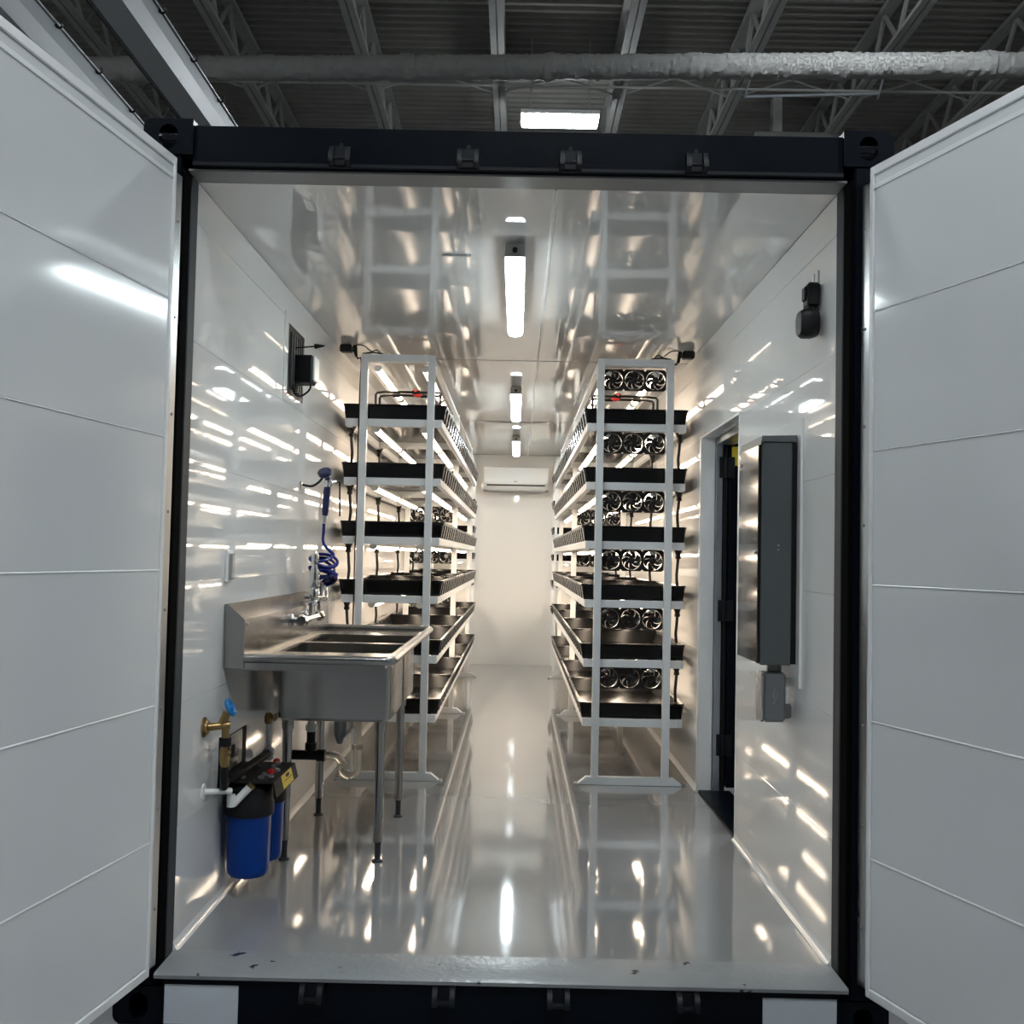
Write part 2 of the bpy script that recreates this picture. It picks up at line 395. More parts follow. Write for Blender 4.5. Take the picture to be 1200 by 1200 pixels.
jlab = ['over the open floor left of the second grey runway beam, %s row out', 'directly above the container roof, %s row from the sink side', 'past the side door side of the container, %s row out']
ordw = ['first', 'second', 'third', 'fourth']
for i, x in enumerate(jx):
    lab = ('pale steel roof joist beyond the grey runway beams, %s one out' % ordw[min(3-i, 3)] if i < 4 else
           'pale steel roof joist over the container roof, %s from the runway beams' % ordw[i-4] if i < 7 else
           'pale steel roof joist out beyond the side door, %s from the container' % ordw[i-7])
    j = thing('roof_joist', (x, 5, 7.0), lab, 'joist', 'roof joists')
    for q in (-1, 1): part('bottom_chord', 'joist_grey', j, lambda b: b.box(x+q*.042-.034, x+q*.042+.034, -15.5, 25.5, 6.985, 7.03))
    part('top_chord', 'joist_grey', j, lambda b: b.box(x-.07, x+.07, -15.5, 25.5, 7.5, 7.555))
    def web(b):
        y = 2.0; k = 0
        while y < 14:
            za, zb_ = ((7.03, 7.51), (7.51, 7.03))[k % 2]
            b.tube([(x, y, za), (x, y+.42, zb_)], .028, 6); y += .42; k += 1
    part('web', 'joist_grey', j, web)
for k, (y, i0) in enumerate((y, i) for y in (9.35,) for i in range(2, 9)):
    xa, xb = jx[i0]+.06, jx[i0+1]-.06
    b = MB(); b.tube([(xa, y, 7.03), (xb, y, 7.48)], .013, 6); b.tube([(xa, y+.03, 7.48), (xb, y+.03, 7.03)], .013, 6)
    tag(b.build('cross_brace', 'joist_grey'), 'thin crossed brace rods between %s pair of roof joists' % ['the third and fourth outer left', 'the outermost left', 'the runway-side', 'the middle', 'the side-door-side', 'the right-hand outer', 'the furthest right'][k], 'brace', 'roof cross braces')
def duct(b):
    n = 24; rings_ = []; a = Vector((-9.5, 7.82, 6.4)); e = Vector((9.5, 6.9, 6.4)); N = 800
    ax = (e-a).normalized(); u = ax.cross(Vector((0, 0, 1))).normalized(); w = Vector((0, 0, 1))
    for i in range(N+1):
        p = a+(e-a)*i/N; blob = .012 if abs((p.x+.08+30) % 1.48-.74) < .07 else 0
        ds = [(math.cos(2*math.pi*k/n)*u+math.sin(2*math.pi*k/n)*w) for k in range(n)]
        rings_.append([p+(.125+blob+.008*mnoise.noise((p+.125*d)*9)+.018*mnoise.noise((p+.125*d)*30))*d for d in ds])
    b.rings(rings_)
tag(part('insulated_pipe', 'foam_white', None, duct), 'thick foam coated pipe running across under the roof joists', 'pipe')
for k, (y, z, x0, x1, m_) in enumerate([(9.0, 6.93, -9, 9, 'joist_grey')]):
    tag(part('sprinkler_pipe', m_, None, lambda b: b.cyl((x0, y, z), (x1, y-.1, z), .016, 8)), 'long thin dark pipe crossing under the roof joists', 'pipe')
sp = thing('conduit', (2.5, 8.2, 6.55), 'short bright galvanised conduit hung below the foam coated pipe', 'conduit')
part('tube', 'galv', sp, lambda b: b.tube([(2.5, 8.4, 6.6), (4.0, 8.3, 6.62)], .018, 8))
for x in (2.5, 4.0): part('hanger', 'galv', sp, lambda b: b.cyl((x, 8.35, 6.58), (x+.12, 8.35, 7.0), .012, 8))
ht = thing('unit_heater', (3.6, 10.6, 6.4), 'boxy unit heater with a dark outlet hung under the roof', 'heater')
part('housing', 'foam_white', ht, lambda b: b.box(3.05, 4.25, 10.3, 11.0, 6.75, 7.0, .02))
part('outlet', 'rubber_black', ht, lambda b: b.box(3.45, 4.05, 10.2, 10.6, 6.5, 6.7, .02))
part('hanger', 'joist_grey', ht, lambda b: b.box(3.3, 3.42, 10.35, 10.5, 6.4, 7.5))
# crane runway beams with clips
for nm, xr, lb in ((0, -2.19, 'pale grey runway beam with black clips, the one closer to the container'), (1, -2.90, 'pale grey runway beam with black clips, the one farther from the container')):
    cb = thing('runway_beam', (xr, 4, 4.3), lb, 'beam', 'crane runway beams')
    part('lower_channel', 'beam_grey', cb, lambda b: b.prism([(xr-.17, 4.30), (xr, 4.30), (xr+.012, 4.43), (xr-.17, 4.43)], 'y', -14, 24))
    part('upper_channel', 'beam_grey', cb, lambda b: b.prism([(xr-.15, 4.43), (xr+.008, 4.43), (xr-.012, 4.56), (xr+.002, 4.563), (xr+.002, 4.575), (xr-.15, 4.575)], 'y', -14, 24))
    part('flat_cable', 'rubber_black', cb, lambda b: (b.box(xr-.21, xr-.203, -14, 24, 4.34, 4.36), b.box(xr-.235, xr-.228, -14, 24, 4.34, 4.36)))
    for k in range(7):
        y = 2.2+.62*k+nm*.2
        part('clip', 'rubber_black', cb, lambda b: b.tube(arc((xr+.012, y, 4.56), .022, 60, -200, 8), .007, 6))
    for y in (-12, -6, 0, 18, 23): part('hanger', 'beam_grey', cb, lambda b: b.box(xr-.1, xr-.06, y-.03, y+.03, 4.575, 7.0))
# high bay lights
def bay(x, y, z, lb):
    t = thing('high_bay_light', (x, y, z), lb, 'ceiling light', 'warehouse high bay lights')
    part('housing', 'plastic_white', t, lambda b: b.box(x-.47, x+.47, y-.18, y+.18, z+.012, z+.07, .008))
    part('diffuser', 'bay_glow', t, lambda b: b.box(x-.45, x+.45, y-.17, y+.17, z-.015, z+.012, .004))
    for q in (-1, 1): part('hanger', 'joist_grey', t, lambda b: b.cyl((x+q*.35, y, z+.07), (x+q*.35, y, 7.6), .006, 6))
bay(.43, 9.05, 6.55, 'bright white high bay light right above the container roof')
bay(3.3, 4.9, 7.2, 'bright high bay light above the foam coated pipe, side door side')
bay(-5.5, 2.0, 6.8, 'high bay light beyond the runway beams')
bay(.4, -4.2, 6.8, 'high bay light over the open floor in front of the doors')
bay(-5.0, -6.5, 6.8, 'high bay light in front of the doors on the runway beam side')
bay(5.6, -5.5, 6.8, 'high bay light in front of the doors on the side door side')

# ------------------------------------------------------------------ ceiling lamps inside
def cap_lamp(y0, L, lb):
    x = -.008; t = thing('ceiling_lamp', (x, y0, H), lb, 'ceiling light', 'ceiling lamps inside the container')
    w = .041; zt = H-.014; zm = H-.070; zb = H-.092
    def plan(i, z, n=10):                       # capsule outline seen from below: square near end, round far end
        ww = w-i; out = [(x-ww, y0+i+.004, z), (x-ww+.004, y0+i, z), (x+ww-.004, y0+i, z), (x+ww, y0+i+.004, z)]
        return out+[(x+ww*math.cos(R(a)), y0+L-w+ww*math.sin(R(a)), z) for a in range(0, 181, 18)]
    part('body', 'lamp_grey', t, lambda b: b.rings([plan(.006, zt), plan(.002, zt-.006), plan(0, zm)]))
    part('diffuser', 'ceil_glow', t, lambda b: b.rings([plan(.003, zm), plan(.005, zm-.012), plan(.012, zb+.003), plan(.022, zb)]))
    part('cable_gland', 'rubber_black', t, lambda b: b.cyl((x, y0-.012, zt-.03), (x, y0+.004, zt-.03), .010, 12))
    for q in (-1, 1):
        for k in range(4): part('clip', 'lamp_grey', t, lambda b: b.box(x+q*w-.003, x+q*w+.003, y0+.18+k*.34, y0+.21+k*.34, zm-.008, zm+.012, .001))
    for yy in (y0+.25, y0+L-.25): part('mount', 'plastic_white', t, lambda b: b.box(x-.02, x+.02, yy-.02, yy+.02, zt, H))
cap_lamp(.70, 1.41, 'glowing capsule ceiling lamp closest to the open doors')
cap_lamp(4.18, 1.41, 'glowing capsule ceiling lamp midway along the container')
cap_lamp(7.30, 1.41, 'glowing capsule ceiling lamp in front of the air conditioner')
tag(part('ceiling_bracket', 'lamp_grey', None, lambda b: b.box(-.31, -.19, .915, .93, H-.008, H, .002)), 'thin grey metal strip on the ceiling beside the first lamp', 'bracket')

# ------------------------------------------------------------------ grow racks
FR = [2.82, 5.45, 8.10]                       # frame stations
RIM = [2.207, 1.857, 1.508, 1.162, .813, .467]  # tray rim heights
TH = .092
TY = [(2.868, 4.140), (4.152, 5.420), (5.482, 6.755), (6.767, 8.058)]
SIDE = {-1: 'the sink-side rack', 1: 'the door-side rack'}
NTH = ['top', 'second', 'third', 'fourth', 'fifth', 'bottom']
ORD = ['first', 'second', 'third', 'last']
PX = {-1: (-.921, -.482), 1: (.479, .931)}    # posts
SX = {-1: (-1.035, -.412), 1: (.402, 1.035)}  # tray span
def rack(sg):
    px0, px1 = PX[sg]; sx0, sx1 = SX[sg]; pw = .042
    t = thing('grow_rack', ((px0+px1)/2, FR[0], 0), 'white six shelf steel rack on the sink side of the aisle' if sg < 0 else 'white six shelf steel rack on the side door side of the aisle', 'rack', 'white grow racks')
    for y in FR:
        for x0 in (px0, px1-pw): part('post', 'rack_white', t, lambda b: b.box(x0, x0+pw, y-.02, y+.02, .045, 2.494, .002))
        part('top_bar', 'rack_white', t, lambda b: b.box(px0+pw, px1-pw, y-.02, y+.02, 2.45, 2.494, .002))
        e = .075
        part('foot', 'rack_white', t, lambda b: b.prism([(px0-e, .002), (px1+e, .002), (px1+e, .008), (px1+.028, .045), (px0-.028, .045), (px0-e, .008)], 'y', y-.022, y+.022))
        for xf in (px0-e-.012, px1+e+.012):
            part('foot_bolt', 'alu', t, lambda b: b.lathe([(.012, 0), (.012, .006), (.006, .012)], (xf, y, .0), (0, 0, 1), 8))
    for x0 in (px0, px1-pw):
        for a, c in ((FR[0]+.02, FR[1]-.02), (FR[1]+.02, FR[2]-.02)):
            part('top_rail', 'rack_white', t, lambda b: b.box(x0+.006, x0+pw-.006, a, c, 2.46, 2.49, .002))
    for z in RIM:
        zr = z-TH
        for x0 in (sx0+.024, sx1-.024-.03): part('shelf_rail', 'rack_white', t, lambda b: b.box(x0, x0+.03, FR[0]+.022, FR[2]-.022, zr-.045, zr, .002))
        ycb = [FR[0]+.024, 4.13, FR[1]-.052, FR[1]+.024, 6.745, FR[2]-.052]
        for y in ycb: part('crossbar', 'rack_white', t, lambda b: b.box(sx0+.054, sx1-.054, y, y+.028, zr-.045, zr, .002))
    return t
rack(-1); rack(1)
# ribbed tray
def tray_mesh():
    w, l, h, ins = .623/2, 1.27/2, TH, .022
    base = []      # (x, y, normal, rib flag)
    nr = 6; seg = 2*l*.94/nr; ribs = []
    for k in range(nr):
        y0 = -l*.94+k*seg
        ribs += [(y0+seg*.10, 0), (y0+seg*.15, 1), (y0+seg*.62, 1), (y0+seg*.67, 0)]
    c = .02
    pts = [(w, -l+c, 1, 0, 0)]+[(w, y, 1, 0, f) for y, f in ribs]+[(w, l-c, 1, 0, 0), (w-c*.3, l-c*.3, .7, .7, 0), (w-c, l, 0, 1, 0)]
    pts += [(-w+c, l, 0, 1, 0), (-w+c*.3, l-c*.3, -.7, .7, 0), (-w, l-c, -1, 0, 0)]+[(-w, -y, -1, 0, f) for y, f in ribs]+[(-w, -l+c, -1, 0, 0), (-w+c*.3, -l+c*.3, -.7, -.7, 0), (-w+c, -l, 0, -1, 0), (w-c, -l, 0, -1, 0), (w-c*.3, -l+c*.3, .7, -.7, 0)]
    # the -x side must run from +y to -y: ribs mirrored above already do
    def loop(off, z, rib=0): return [(x-nx*(off+rib*f), y-ny*(off+rib*f), z) for x, y, nx, ny, f in pts]
    b = MB()
    b.rings([loop(ins-.004, 0, .014), loop(.004, h-.014, .018), loop(.004, h-.014), loop(0, h-.010), loop(0, h), loop(.010, h), loop(.016, h-.01), loop(ins+.016, .006)])
    return b
tb_ = tray_mesh(); tray0 = tb_.build('grow_tray', 'tray_black', None, smooth=False)
first = True
for sg in (-1, 1):
    for li, z in enumerate(RIM):
        for k, (a, c) in enumerate(TY):
            o = tray0 if first else tray0.copy()
            if not first: COL.objects.link(o)
            first = False
            o.location = (sum(SX[sg])/2, (a+c)/2, z-TH)
            tag(o, 'black ribbed tray on %s shelf of %s, %s from the container opening' % (NTH[li], SIDE[sg], ORD[k]), 'tray', 'black grow trays')
# LED tube lights
lt = thing('tube_light', (0, 0, 0), '', 'light', 'tube lights on the racks')
LL = 1.19
part('housing', 'led_body', lt, lambda b: b.prism([(-.022, 0), (.022, 0), (.016, .018), (-.016, .018)], 'y', -LL/2, LL/2))
part('diffuser', 'led_glow', lt, lambda b: b.prism([(.021*math.cos(R(a)), -.017*math.sin(R(a))) for a in range(0, 181, 20)], 'y', -LL/2+.012, LL/2-.012))
for q in (-1, 1): part('end_cap', 'led_body', lt, lambda b: b.prism([(.023*math.cos(R(a)), -.019*math.sin(R(a))) for a in range(0, 181, 20)], 'y', q*(LL/2-.006)-.006, q*(LL/2-.006)+.006))
first = True
for sg in (-1, 1):
    for li in range(6):
        z = 2.425 if li == 0 else RIM[li-1]-TH-.045-.012
        for k, (a, c) in enumerate(TY):
            for xi, x in enumerate((sg*.835, sg*.548)):
                loc = (x, (a+c)/2-.01, z)
                o = lt if first else copy_tree(lt, loc)
                o.location = loc; first = False
                tag(o, 'tube light over %s shelf of %s, %s row, %s from the opening' % (NTH[li], SIDE[sg], ('wall-side', 'aisle-side')[xi], ORD[k]), 'light', 'tube lights on the racks')
# smaller shelving at the far end, against the end wall
ls = thing('strip_light', (0, 0, 0), '', 'light', 'strip lights on the end wall shelves')
part('housing', 'led_body', ls, lambda b: b.box(-.012, .012, -.31, .31, 0, .012, .002))
part('diffuser', 'strip_glow', ls, lambda b: b.prism([(.008*math.cos(R(a)), -.007*math.sin(R(a))) for a in range(0, 181, 30)], 'y', -.30, .30))
firsts = True
NR = [2.28, 1.97, 1.66, 1.35, 1.04, .73]
for sg, nx0, nx1 in ((-1, -1.055, -.475), (1, .43, 1.01)):
    sd = SIDE[sg]
    t = thing('end_shelf', ((nx0+nx1)/2, 8.75, 0), 'narrow white six level shelf at the end wall behind %s' % sd, 'shelf', 'end wall shelves')
    for x0 in (nx0+.02, nx1-.05):
        for y in (8.745, 9.445): part('post', 'rack_white', t, lambda b: b.box(x0, x0+.03, y-.015, y+.015, 0, 2.46, .002))
    for y in (8.745, 9.445): part('top_bar', 'rack_white', t, lambda b: b.box(nx0+.05, nx1-.05, y-.015, y+.015, 2.425, 2.46, .002))
    for li, z in enumerate(NR):
        zr = z-.075
        for x0 in (nx0+.02, nx1-.045): part('shelf_rail', 'rack_white', t, lambda b: b.box(x0, x0+.025, 8.762, 9.428, zr-.03, zr, .002))
        for y in (8.763, 9.40): part('crossbar', 'rack_white', t, lambda b: b.box(nx0+.045, nx1-.045, y, y+.025, zr-.03, zr, .002))
        o = tray0.copy(); COL.objects.link(o); o.location = ((nx0+nx1)/2, 9.095, zr); o.scale = (.58/.623, .655/1.27, .075/TH)
        tag(o, 'small black ribbed tray on %s level of the end wall shelf behind %s' % (NTH[li], sd), 'tray', 'small trays on the end wall shelves')
        zl = 2.405 if li == 0 else NR[li-1]-.075-.03-.012
        loc = (sg*(min(abs(nx0), abs(nx1))+.175), 9.095, zl); o = ls if firsts else copy_tree(ls, loc); o.location = loc; firsts = False
        tag(o, 'short strip light over %s level of the end wall shelf behind %s' % (NTH[li], sd), 'light', 'strip lights on the end wall shelves')
# fan banks: three axial fans in one frame, facing -y
fb = thing('fan_bank', (0, 0, 0), '', 'fan', 'triple fan banks on the racks')
FS = .127
def frame(b):
    N = 32
    for k in (-1, 0, 1):
        cx = k*FS; ou = []; inn = []
        for i in range(N):
            a = 2*math.pi*(i+.5)/N; ca, sa = math.cos(a), math.sin(a); q = (FS/2)/max(abs(ca), abs(sa))
            ou.append((cx+q*ca, q*sa)); inn.append((cx+.058*ca, .058*sa))
        b.holed(ou, inn, 'y', -.013, .013)
        for q in (-1, 1):
            b.box(cx-.058, cx+.058, .008, .011, q*.004-.003, q*.004+.003)
            b.box(cx+q*.004-.003, cx+q*.004+.003, .008, .011, -.058, .058)
part('fan_frame', 'fan_black', fb, frame)
for k in (-1, 0, 1):
    def blades(b):
        cx = k*FS
        b.lathe([(.018, -.011), (.021, -.008), (.021, .008)], (cx, 0, 0), (0, 1, 0), 16)
        for i in range(7):
            a0 = 2*math.pi*i/7+.3*k; vs = []; M_ = 5
            for j in range(M_+1):
                r_ = .019+(.0572-.019)*j/M_; sw = a0+.75*(j/M_)**1.3; wdt = .355+.03*j/M_
                for e, yy in ((-wdt, -.008), (wdt, .006)):
                    aa = sw+e; vs.append((cx+r_*math.cos(aa), yy, r_*math.sin(aa)))
            b.poly(vs, [(2*j, 2*j+1, 2*j+3, 2*j+2) for j in range(M_)])
    rtr = part('rotor', 'fan_black', fb, blades, ang=50)
    part('hub_label', 'hub_label', rtr, lambda b: b.lathe([(.017, .012), (.017, .0145)], (k*FS, 0, 0), (0, 1, 0), 16))
first = True
def fan_at(sg, fi, flip, dx=0):
    global first
    xm = sum(PX[sg])/2+dx
    y = FR[fi]+(.085 if fi < 2 else .06)
    for li in range(6):
        z = (2.447 if li == 0 else RIM[li-1]-TH-.047)-FS/2
        loc = (xm, y, z); o = fb if first else copy_tree(fb, loc)
        o.location = loc; o.rotation_euler = (0, 0, math.pi if flip else 0); first = False
        tag(o, 'black bank of three fans over %s shelf at the %s frame of %s' % (NTH[li], ('front', 'middle', 'rear')[fi], SIDE[sg]), 'fan', 'triple fan banks on the racks')
fan_at(1, 0, False); fan_at(1, 1, False); fan_at(-1, 1, True)
# drain hoses from each tray down to the next along the wall side
for sg in (-1, 1):
    hz = thing('drain_hose', (0, 0, 0), '', 'hose', 'drain hoses between trays'); x = sg*.0
    part('drain_fitting', 'rubber_black', hz, lambda b: b.lathe([(.038, .0), (.034, -.03), (.020, -.055), (.014, -.075), (.017, -.078), (.017, -.094), (.011, -.098)], (0, 0, 0), (0, 0, 1), 12))
    part('hose', 'rubber_black', hz, lambda b: b.tube(smoothpath([(0, 0, -.092), (sg*-.004, .0, -.15), (sg*-.007, .003, -.2), (sg*-.003, .0, -.256)]), .009, 8))
    ft = True
    for li in range(5):
        for k, (a, c) in enumerate(TY):
            loc = (sg*.992, a+.095, RIM[li]-TH)
            o = hz if ft else copy_tree(hz, loc); o.location = loc; ft = False
            tag(o, 'black drain hose under %s shelf of %s, %s from the container opening' % (NTH[li], SIDE[sg], ORD[k]), 'hose', 'drain hoses between trays')
# watering manifolds over the top trays
for sg in (-1, 1):
    mf = thing('water_manifold', (sg*.7, 3.5, 2.2), 'black water pipes with a red valve over top trays of %s' % SIDE[sg], 'pipe', 'water manifolds')
    part('pipe', 'rubber_black', mf, lambda b: b.tube([(sg*.50, 3.5, 2.379), (sg*.86, 3.5, 2.379), (sg*.915, 3.5, 2.372), (sg*.925, 3.5, 2.36), (sg*.925, 3.5, 2.13)], .008, 8))
    part('pipe', 'rubber_black', mf, lambda b: b.tube([(sg*.50, 3.42, 2.345), (sg*.83, 3.42, 2.345), (sg*.88, 3.42, 2.338), (sg*.888, 3.42, 2.325), (sg*.888, 3.42, 2.13)], .008, 8))
    for xx, yy, zz_ in ((.66, 3.5, 2.379), (.60, 3.42, 2.345), (.78, 3.42, 2.345)): part('coupling', 'rubber_black', mf, lambda b: b.cyl((sg*(xx-.025), yy, zz_), (sg*(xx+.025), yy, zz_), .014, 10))
    part('valve_handle', 'red', mf, lambda b: (b.box(sg*.64-.028, sg*.64+.028, 3.402, 3.414, 2.338, 2.350, .003), b.cyl((sg*.64, 3.405, 2.343), (sg*.64, 3.43, 2.343), .013, 10)))
    part('valve_handle', 'red', mf, lambda b: (b.box(sg*.665-.018, sg*.665+.018, 3.486, 3.494, 2.387, 2.396, .002), b.cyl((sg*.665, 3.49, 2.38), (sg*.665, 3.49, 2.392), .008, 8)))
    part('stem', 'rubber_black', mf, lambda b: b.tube([(sg*.50, 3.42, 2.345), (sg*.50, 3.46, 2.362), (sg*.50, 3.5, 2.379), (sg*.502, 3.5, 2.13)], .008, 8))
# power adapters near the ceiling
for sg in (-1, 1):
    x = sg*1.015
    pa = thing('power_adapter', (x, 2.83, 2.5), 'black power adapter and cord at the ceiling by the corner of %s' % SIDE[sg], 'adapter', 'power adapters')
    part('body', 'rubber_black', pa, lambda b: b.box(x-.035, x+.035, 2.80, 2.86, 2.505, 2.55, .006))
    part('plug', 'rubber_black', pa, lambda b: b.prism([(x-sg*.05-.008, 2.548), (x-sg*.05+.012, 2.548), (x-sg*.06+.008, 2.48), (x-sg*.06-.006, 2.48)], 'y', 2.815, 2.845))
    part('cord', 'rubber_black', pa, lambda b: b.tube(smoothpath([(x-sg*.035, 2.83, 2.52), (x-sg*.058, 2.83, 2.50), (x-sg*.068, 2.83, 2.47), (x-sg*.09, 2.83, 2.462), (x-sg*.087, 2.835, 2.3), (x-sg*.084, 2.835, 2.0), (x-sg*.086, 2.835, 1.6), (x-sg*.082, 2.835, 1.2), (x-sg*.084, 2.835, .55)]), .0045, 6))
    part('loop', 'ink', pa, lambda b: b.tube(smoothpath([(x-sg*.05, 2.85, 2.49), (x-sg*.04, 2.84, 2.546), (x-sg*.10, 2.83, 2.548), (x-sg*.15, 2.83, 2.515), (x-sg*.18, 2.84, 2.525), (x-sg*.21, 2.84, 2.498)]), .003, 6))
    part('lead', 'rubber_black', pa, lambda b: b.tube(smoothpath([(x-sg*.10, 2.82, 2.498), (x-sg*.16, 2.82, 2.505), (x-sg*.22, 2.82, 2.499)]), .005, 6))

# ------------------------------------------------------------------ sink
SY0, SY1 = .625, 2.39
sk = thing('sink', (-.75, 1.5, 0), 'stainless steel two bowl sink with drainboards on four legs', 'sink')
BX0, BX1 = -.962, -.49; BWL = [(1.035, 1.505), (1.555, 2.025)]; ZR = .905
def deck(b):
    b.box(-1.0, BX0, SY0+.02, SY1-.02, ZR-.012, ZR-.010+.004); b.box(BX1, -.44, SY0+.02, SY1-.02, ZR-.012, ZR-.006)
    for a, c in ((SY0+.02, BWL[0][0]), (BWL[0][1], BWL[1][0]), (BWL[1][1], SY1-.02)): b.box(BX0, BX1, a, c, ZR-.012, ZR-.006)
part('drainboard', 'stainless', sk, deck)
def rim(b):
    r_ = .0175; x = -.440
    b.tube([(-1.0, SY0, ZR+.004), (x-.03, SY0, ZR+.004)]+[(x-.03+.03*math.sin(R(a)), SY0+.03-.03*math.cos(R(a)), ZR+.004) for a in (15, 30, 45, 60, 75)]+[(x, SY0+.03, ZR+.004), (x, SY1-.03, ZR+.004)]+[(x-.03+.03*math.cos(R(a)), SY1-.03+.03*math.sin(R(a)), ZR+.004) for a in (15, 30, 45, 60, 75)]+[(x-.03, SY1, ZR+.004), (-1.0, SY1, ZR+.004)], r_, 12)
part('rolled_rim', 'stainless', sk, rim)
part('apron', 'stainless', sk, lambda b: b.prism([(-1.0, ZR), (-.462, ZR), (-.485, ZR-.04), (-1.0, ZR-.04)], 'y', SY0+.004, SY0+.012))
part('apron', 'stainless', sk, lambda b: b.prism([(SY0+.012, ZR), (SY1-.012, ZR), (SY1-.03, ZR-.03), (SY0+.05, ZR-.03)], 'x', -.478, -.47))
part('apron', 'stainless', sk, lambda b: b.box(-1.0, -.47, SY1-.012, SY1-.004, ZR-.04, ZR))
for a, c in BWL:
    def bowl(b):
        tmp = bmesh.new()
        for (x0, x1, y0, y1, z0, z1) in ((BX0, BX1, a, c, .612, ZR-.012),):
            rd = .03
            def lp(i, z): return [(p[0], p[1], z) for p in rrect(x0+i, x1-i, y0+i, y1-i, [rd]*4, 4)]
            b.rings([lp(.012, z0), lp(0, z0+.012), lp(0, z1), lp(.003, z1), lp(.003, z0+.014), lp(.014, z0+.004)])
        tmp.free()
    bo = part('bowl', 'stainless', sk, bowl)
    part('drain', 'chrome', bo, lambda b: b.lathe([(.045, 0), (.045, .004), (.03, .003)], ((BX0+BX1)/2, (a+c)/2, .6165), (0, 0, 1), 16))
part('backsplash', 'stainless', sk, lambda b: b.prism([(-1.075, .87), (-1.0, .87), (-1.0, 1.055), (-1.068, 1.112), (-1.075, 1.112)], 'y', SY0-.004, SY1+.004), smooth=False)
part('splash_rivet', 'chrome', sk, lambda b: b.lathe([(.008, 0), (.008, .004), (.004, .007)], (-1.0, SY0+.03, 1.035), (1, 0, 0), 10))
for x in (-.546, -.946):
    for y in (1.185, 1.96):
        lg = part('leg', 'stainless', sk, lambda b: b.tube([(x, y, .605), (x, y, .085)], .0205, 16))
        part('gusset', 'stainless', lg, lambda b: b.lathe([(.026, 0), (.026, .05), (.03, .058)], (x, y, .555), (0, 0, 1), 16))
        part('bullet_foot', 'jamb_grey', lg, lambda b: b.lathe([(.0235, .0), (.0235, .006), (.013, .012), (.013, .075), (.017, .085)], (x, y, 0), (0, 0, 1), 14))
# drains under the bowls
part('drain_tee', 'rubber_black', sk, lambda b: (b.cyl((-.895, 1.45, .50), (-.895, 1.45, .40), .020, 14), b.cyl((-.895, 1.45, .45), (-.895, 1.45, .42), .026, 14), b.cyl((-.99, 1.45, .394), (-.84, 1.45, .394), .022, 14), b.cyl((-.865, 1.45, .394), (-.828, 1.45, .394), .027, 14)))
part('tailpiece', 'plastic_white', sk, lambda b: (b.cyl((-.895, 1.45, .612), (-.895, 1.45, .49), .017, 14), b.cyl((-.895, 1.45, .53), (-.895, 1.45, .505), .026, 14)))
part('strainer_cup', 'lamp_grey', sk, lambda b: b.lathe([(.042, .0), (.042, -.03), (.03, -.05), (.028, -.12), (.012, -.165)], (-.765, 1.46, .612), (0, 0, 1), 16))
part('overflow_tube', 'chrome', sk, lambda b: b.tube([(-.745, 1.43, .47), (-.70, 1.43, .535), (-.70, 1.43, .56)], .008, 8))
tr = part('drain_trap', 'clear_plastic', sk, lambda b: b.tube([(-.83, 1.45, .394), (-.795, 1.45, .394)]+[(-.795+.045*math.sin(R(a)), 1.45, .349+.045*math.cos(R(a))) for a in range(15, 91, 15)]+arc((-.7165, 1.45, .338), .0335, 180, 360, 12)+[(-.683, 1.45, .40), (-.683, 1.45, .55)]+arc((-.713, 1.45, .56), .03, 0, 100, 6), .018, 14))
part('slip_nut', 'clear_plastic', tr, lambda b: b.cyl((-.683, 1.45, .425), (-.683, 1.45, .445), .025, 14))
part('slip_nut', 'clear_plastic', tr, lambda b: b.cyl((-.75, 1.45, .345), (-.75, 1.45, .362), .024, 14))

# ------------------------------------------------------------------ faucet and spray hose
fc = thing('faucet', (-1.0, 1.55, 1.0), 'chrome wall faucet with cross handles on the sink backsplash', 'faucet')
part('body', 'chrome', fc, lambda b: (b.tube([(-.94, 1.43, 1.005), (-.94, 1.80, 1.005)], .017, 14), b.lathe([(.026, 0), (.03, .02), (.022, .045)], (-.94, 1.415, 1.005), (0, -1, 0), 14), b.lathe([(.024, 0), (.026, .04)], (-.94, 1.78, 1.005), (0, 1, 0), 14)))
for y in (1.44, 1.77):
    part('flange', 'chrome', fc, lambda b: (b.lathe([(.033, 0), (.03, .008), (.014, .012), (.014, .058)], (-1.0, y, 1.005), (1, 0, 0), 16)))
for y in (1.60, 1.80):
    part('handle', 'chrome', fc, lambda b: (b.cyl((-.94, y, 1.005), (-.94, y, 1.075), .012, 12), b.cyl((-.965, y, 1.07), (-.915, y, 1.07), .007, 8), b.cyl((-.94, y-.028, 1.07), (-.94, y+.028, 1.07), .007, 8), b.lathe([(.012, 0), (.013, .008), (.006, .014)], (-.94, y, 1.07), (0, 0, 1), 10)))
ri = thing('spray_riser', (-1.0, 1.9, 1.1), 'chrome riser valve standing above the sink faucet', 'riser pipe')
part('riser', 'chrome', ri, lambda b: b.lathe([(.012, 0), (.012, .06), (.026, .075), (.026, .10), (.02, .115), (.026, .13), (.026, .19), (.02, .21), (.012, .235), (.018, .245), (.018, .285), (.008, .30)], (-.975, 1.84, 1.02), (0, 0, 1), 16))
part('arm', 'chrome', ri, lambda b: (b.tube([(-1.02, 1.84, 1.095), (-.975, 1.84, 1.095), (-.955, 1.92, 1.092), (-.955, 2.05, 1.088)], .012, 12), b.lathe([(.02, 0), (.02, .05), (.012, .07)], (-.955, 1.98, 1.092), (0, 0, 1), 12)))
part('outlet', 'chrome', ri, lambda b: (b.cyl((-.955, 2.03, 1.088), (-.955, 2.03, 1.14), .014, 12), b.cyl((-.955, 1.90, 1.10), (-.955, 1.90, 1.165), .018, 12)))
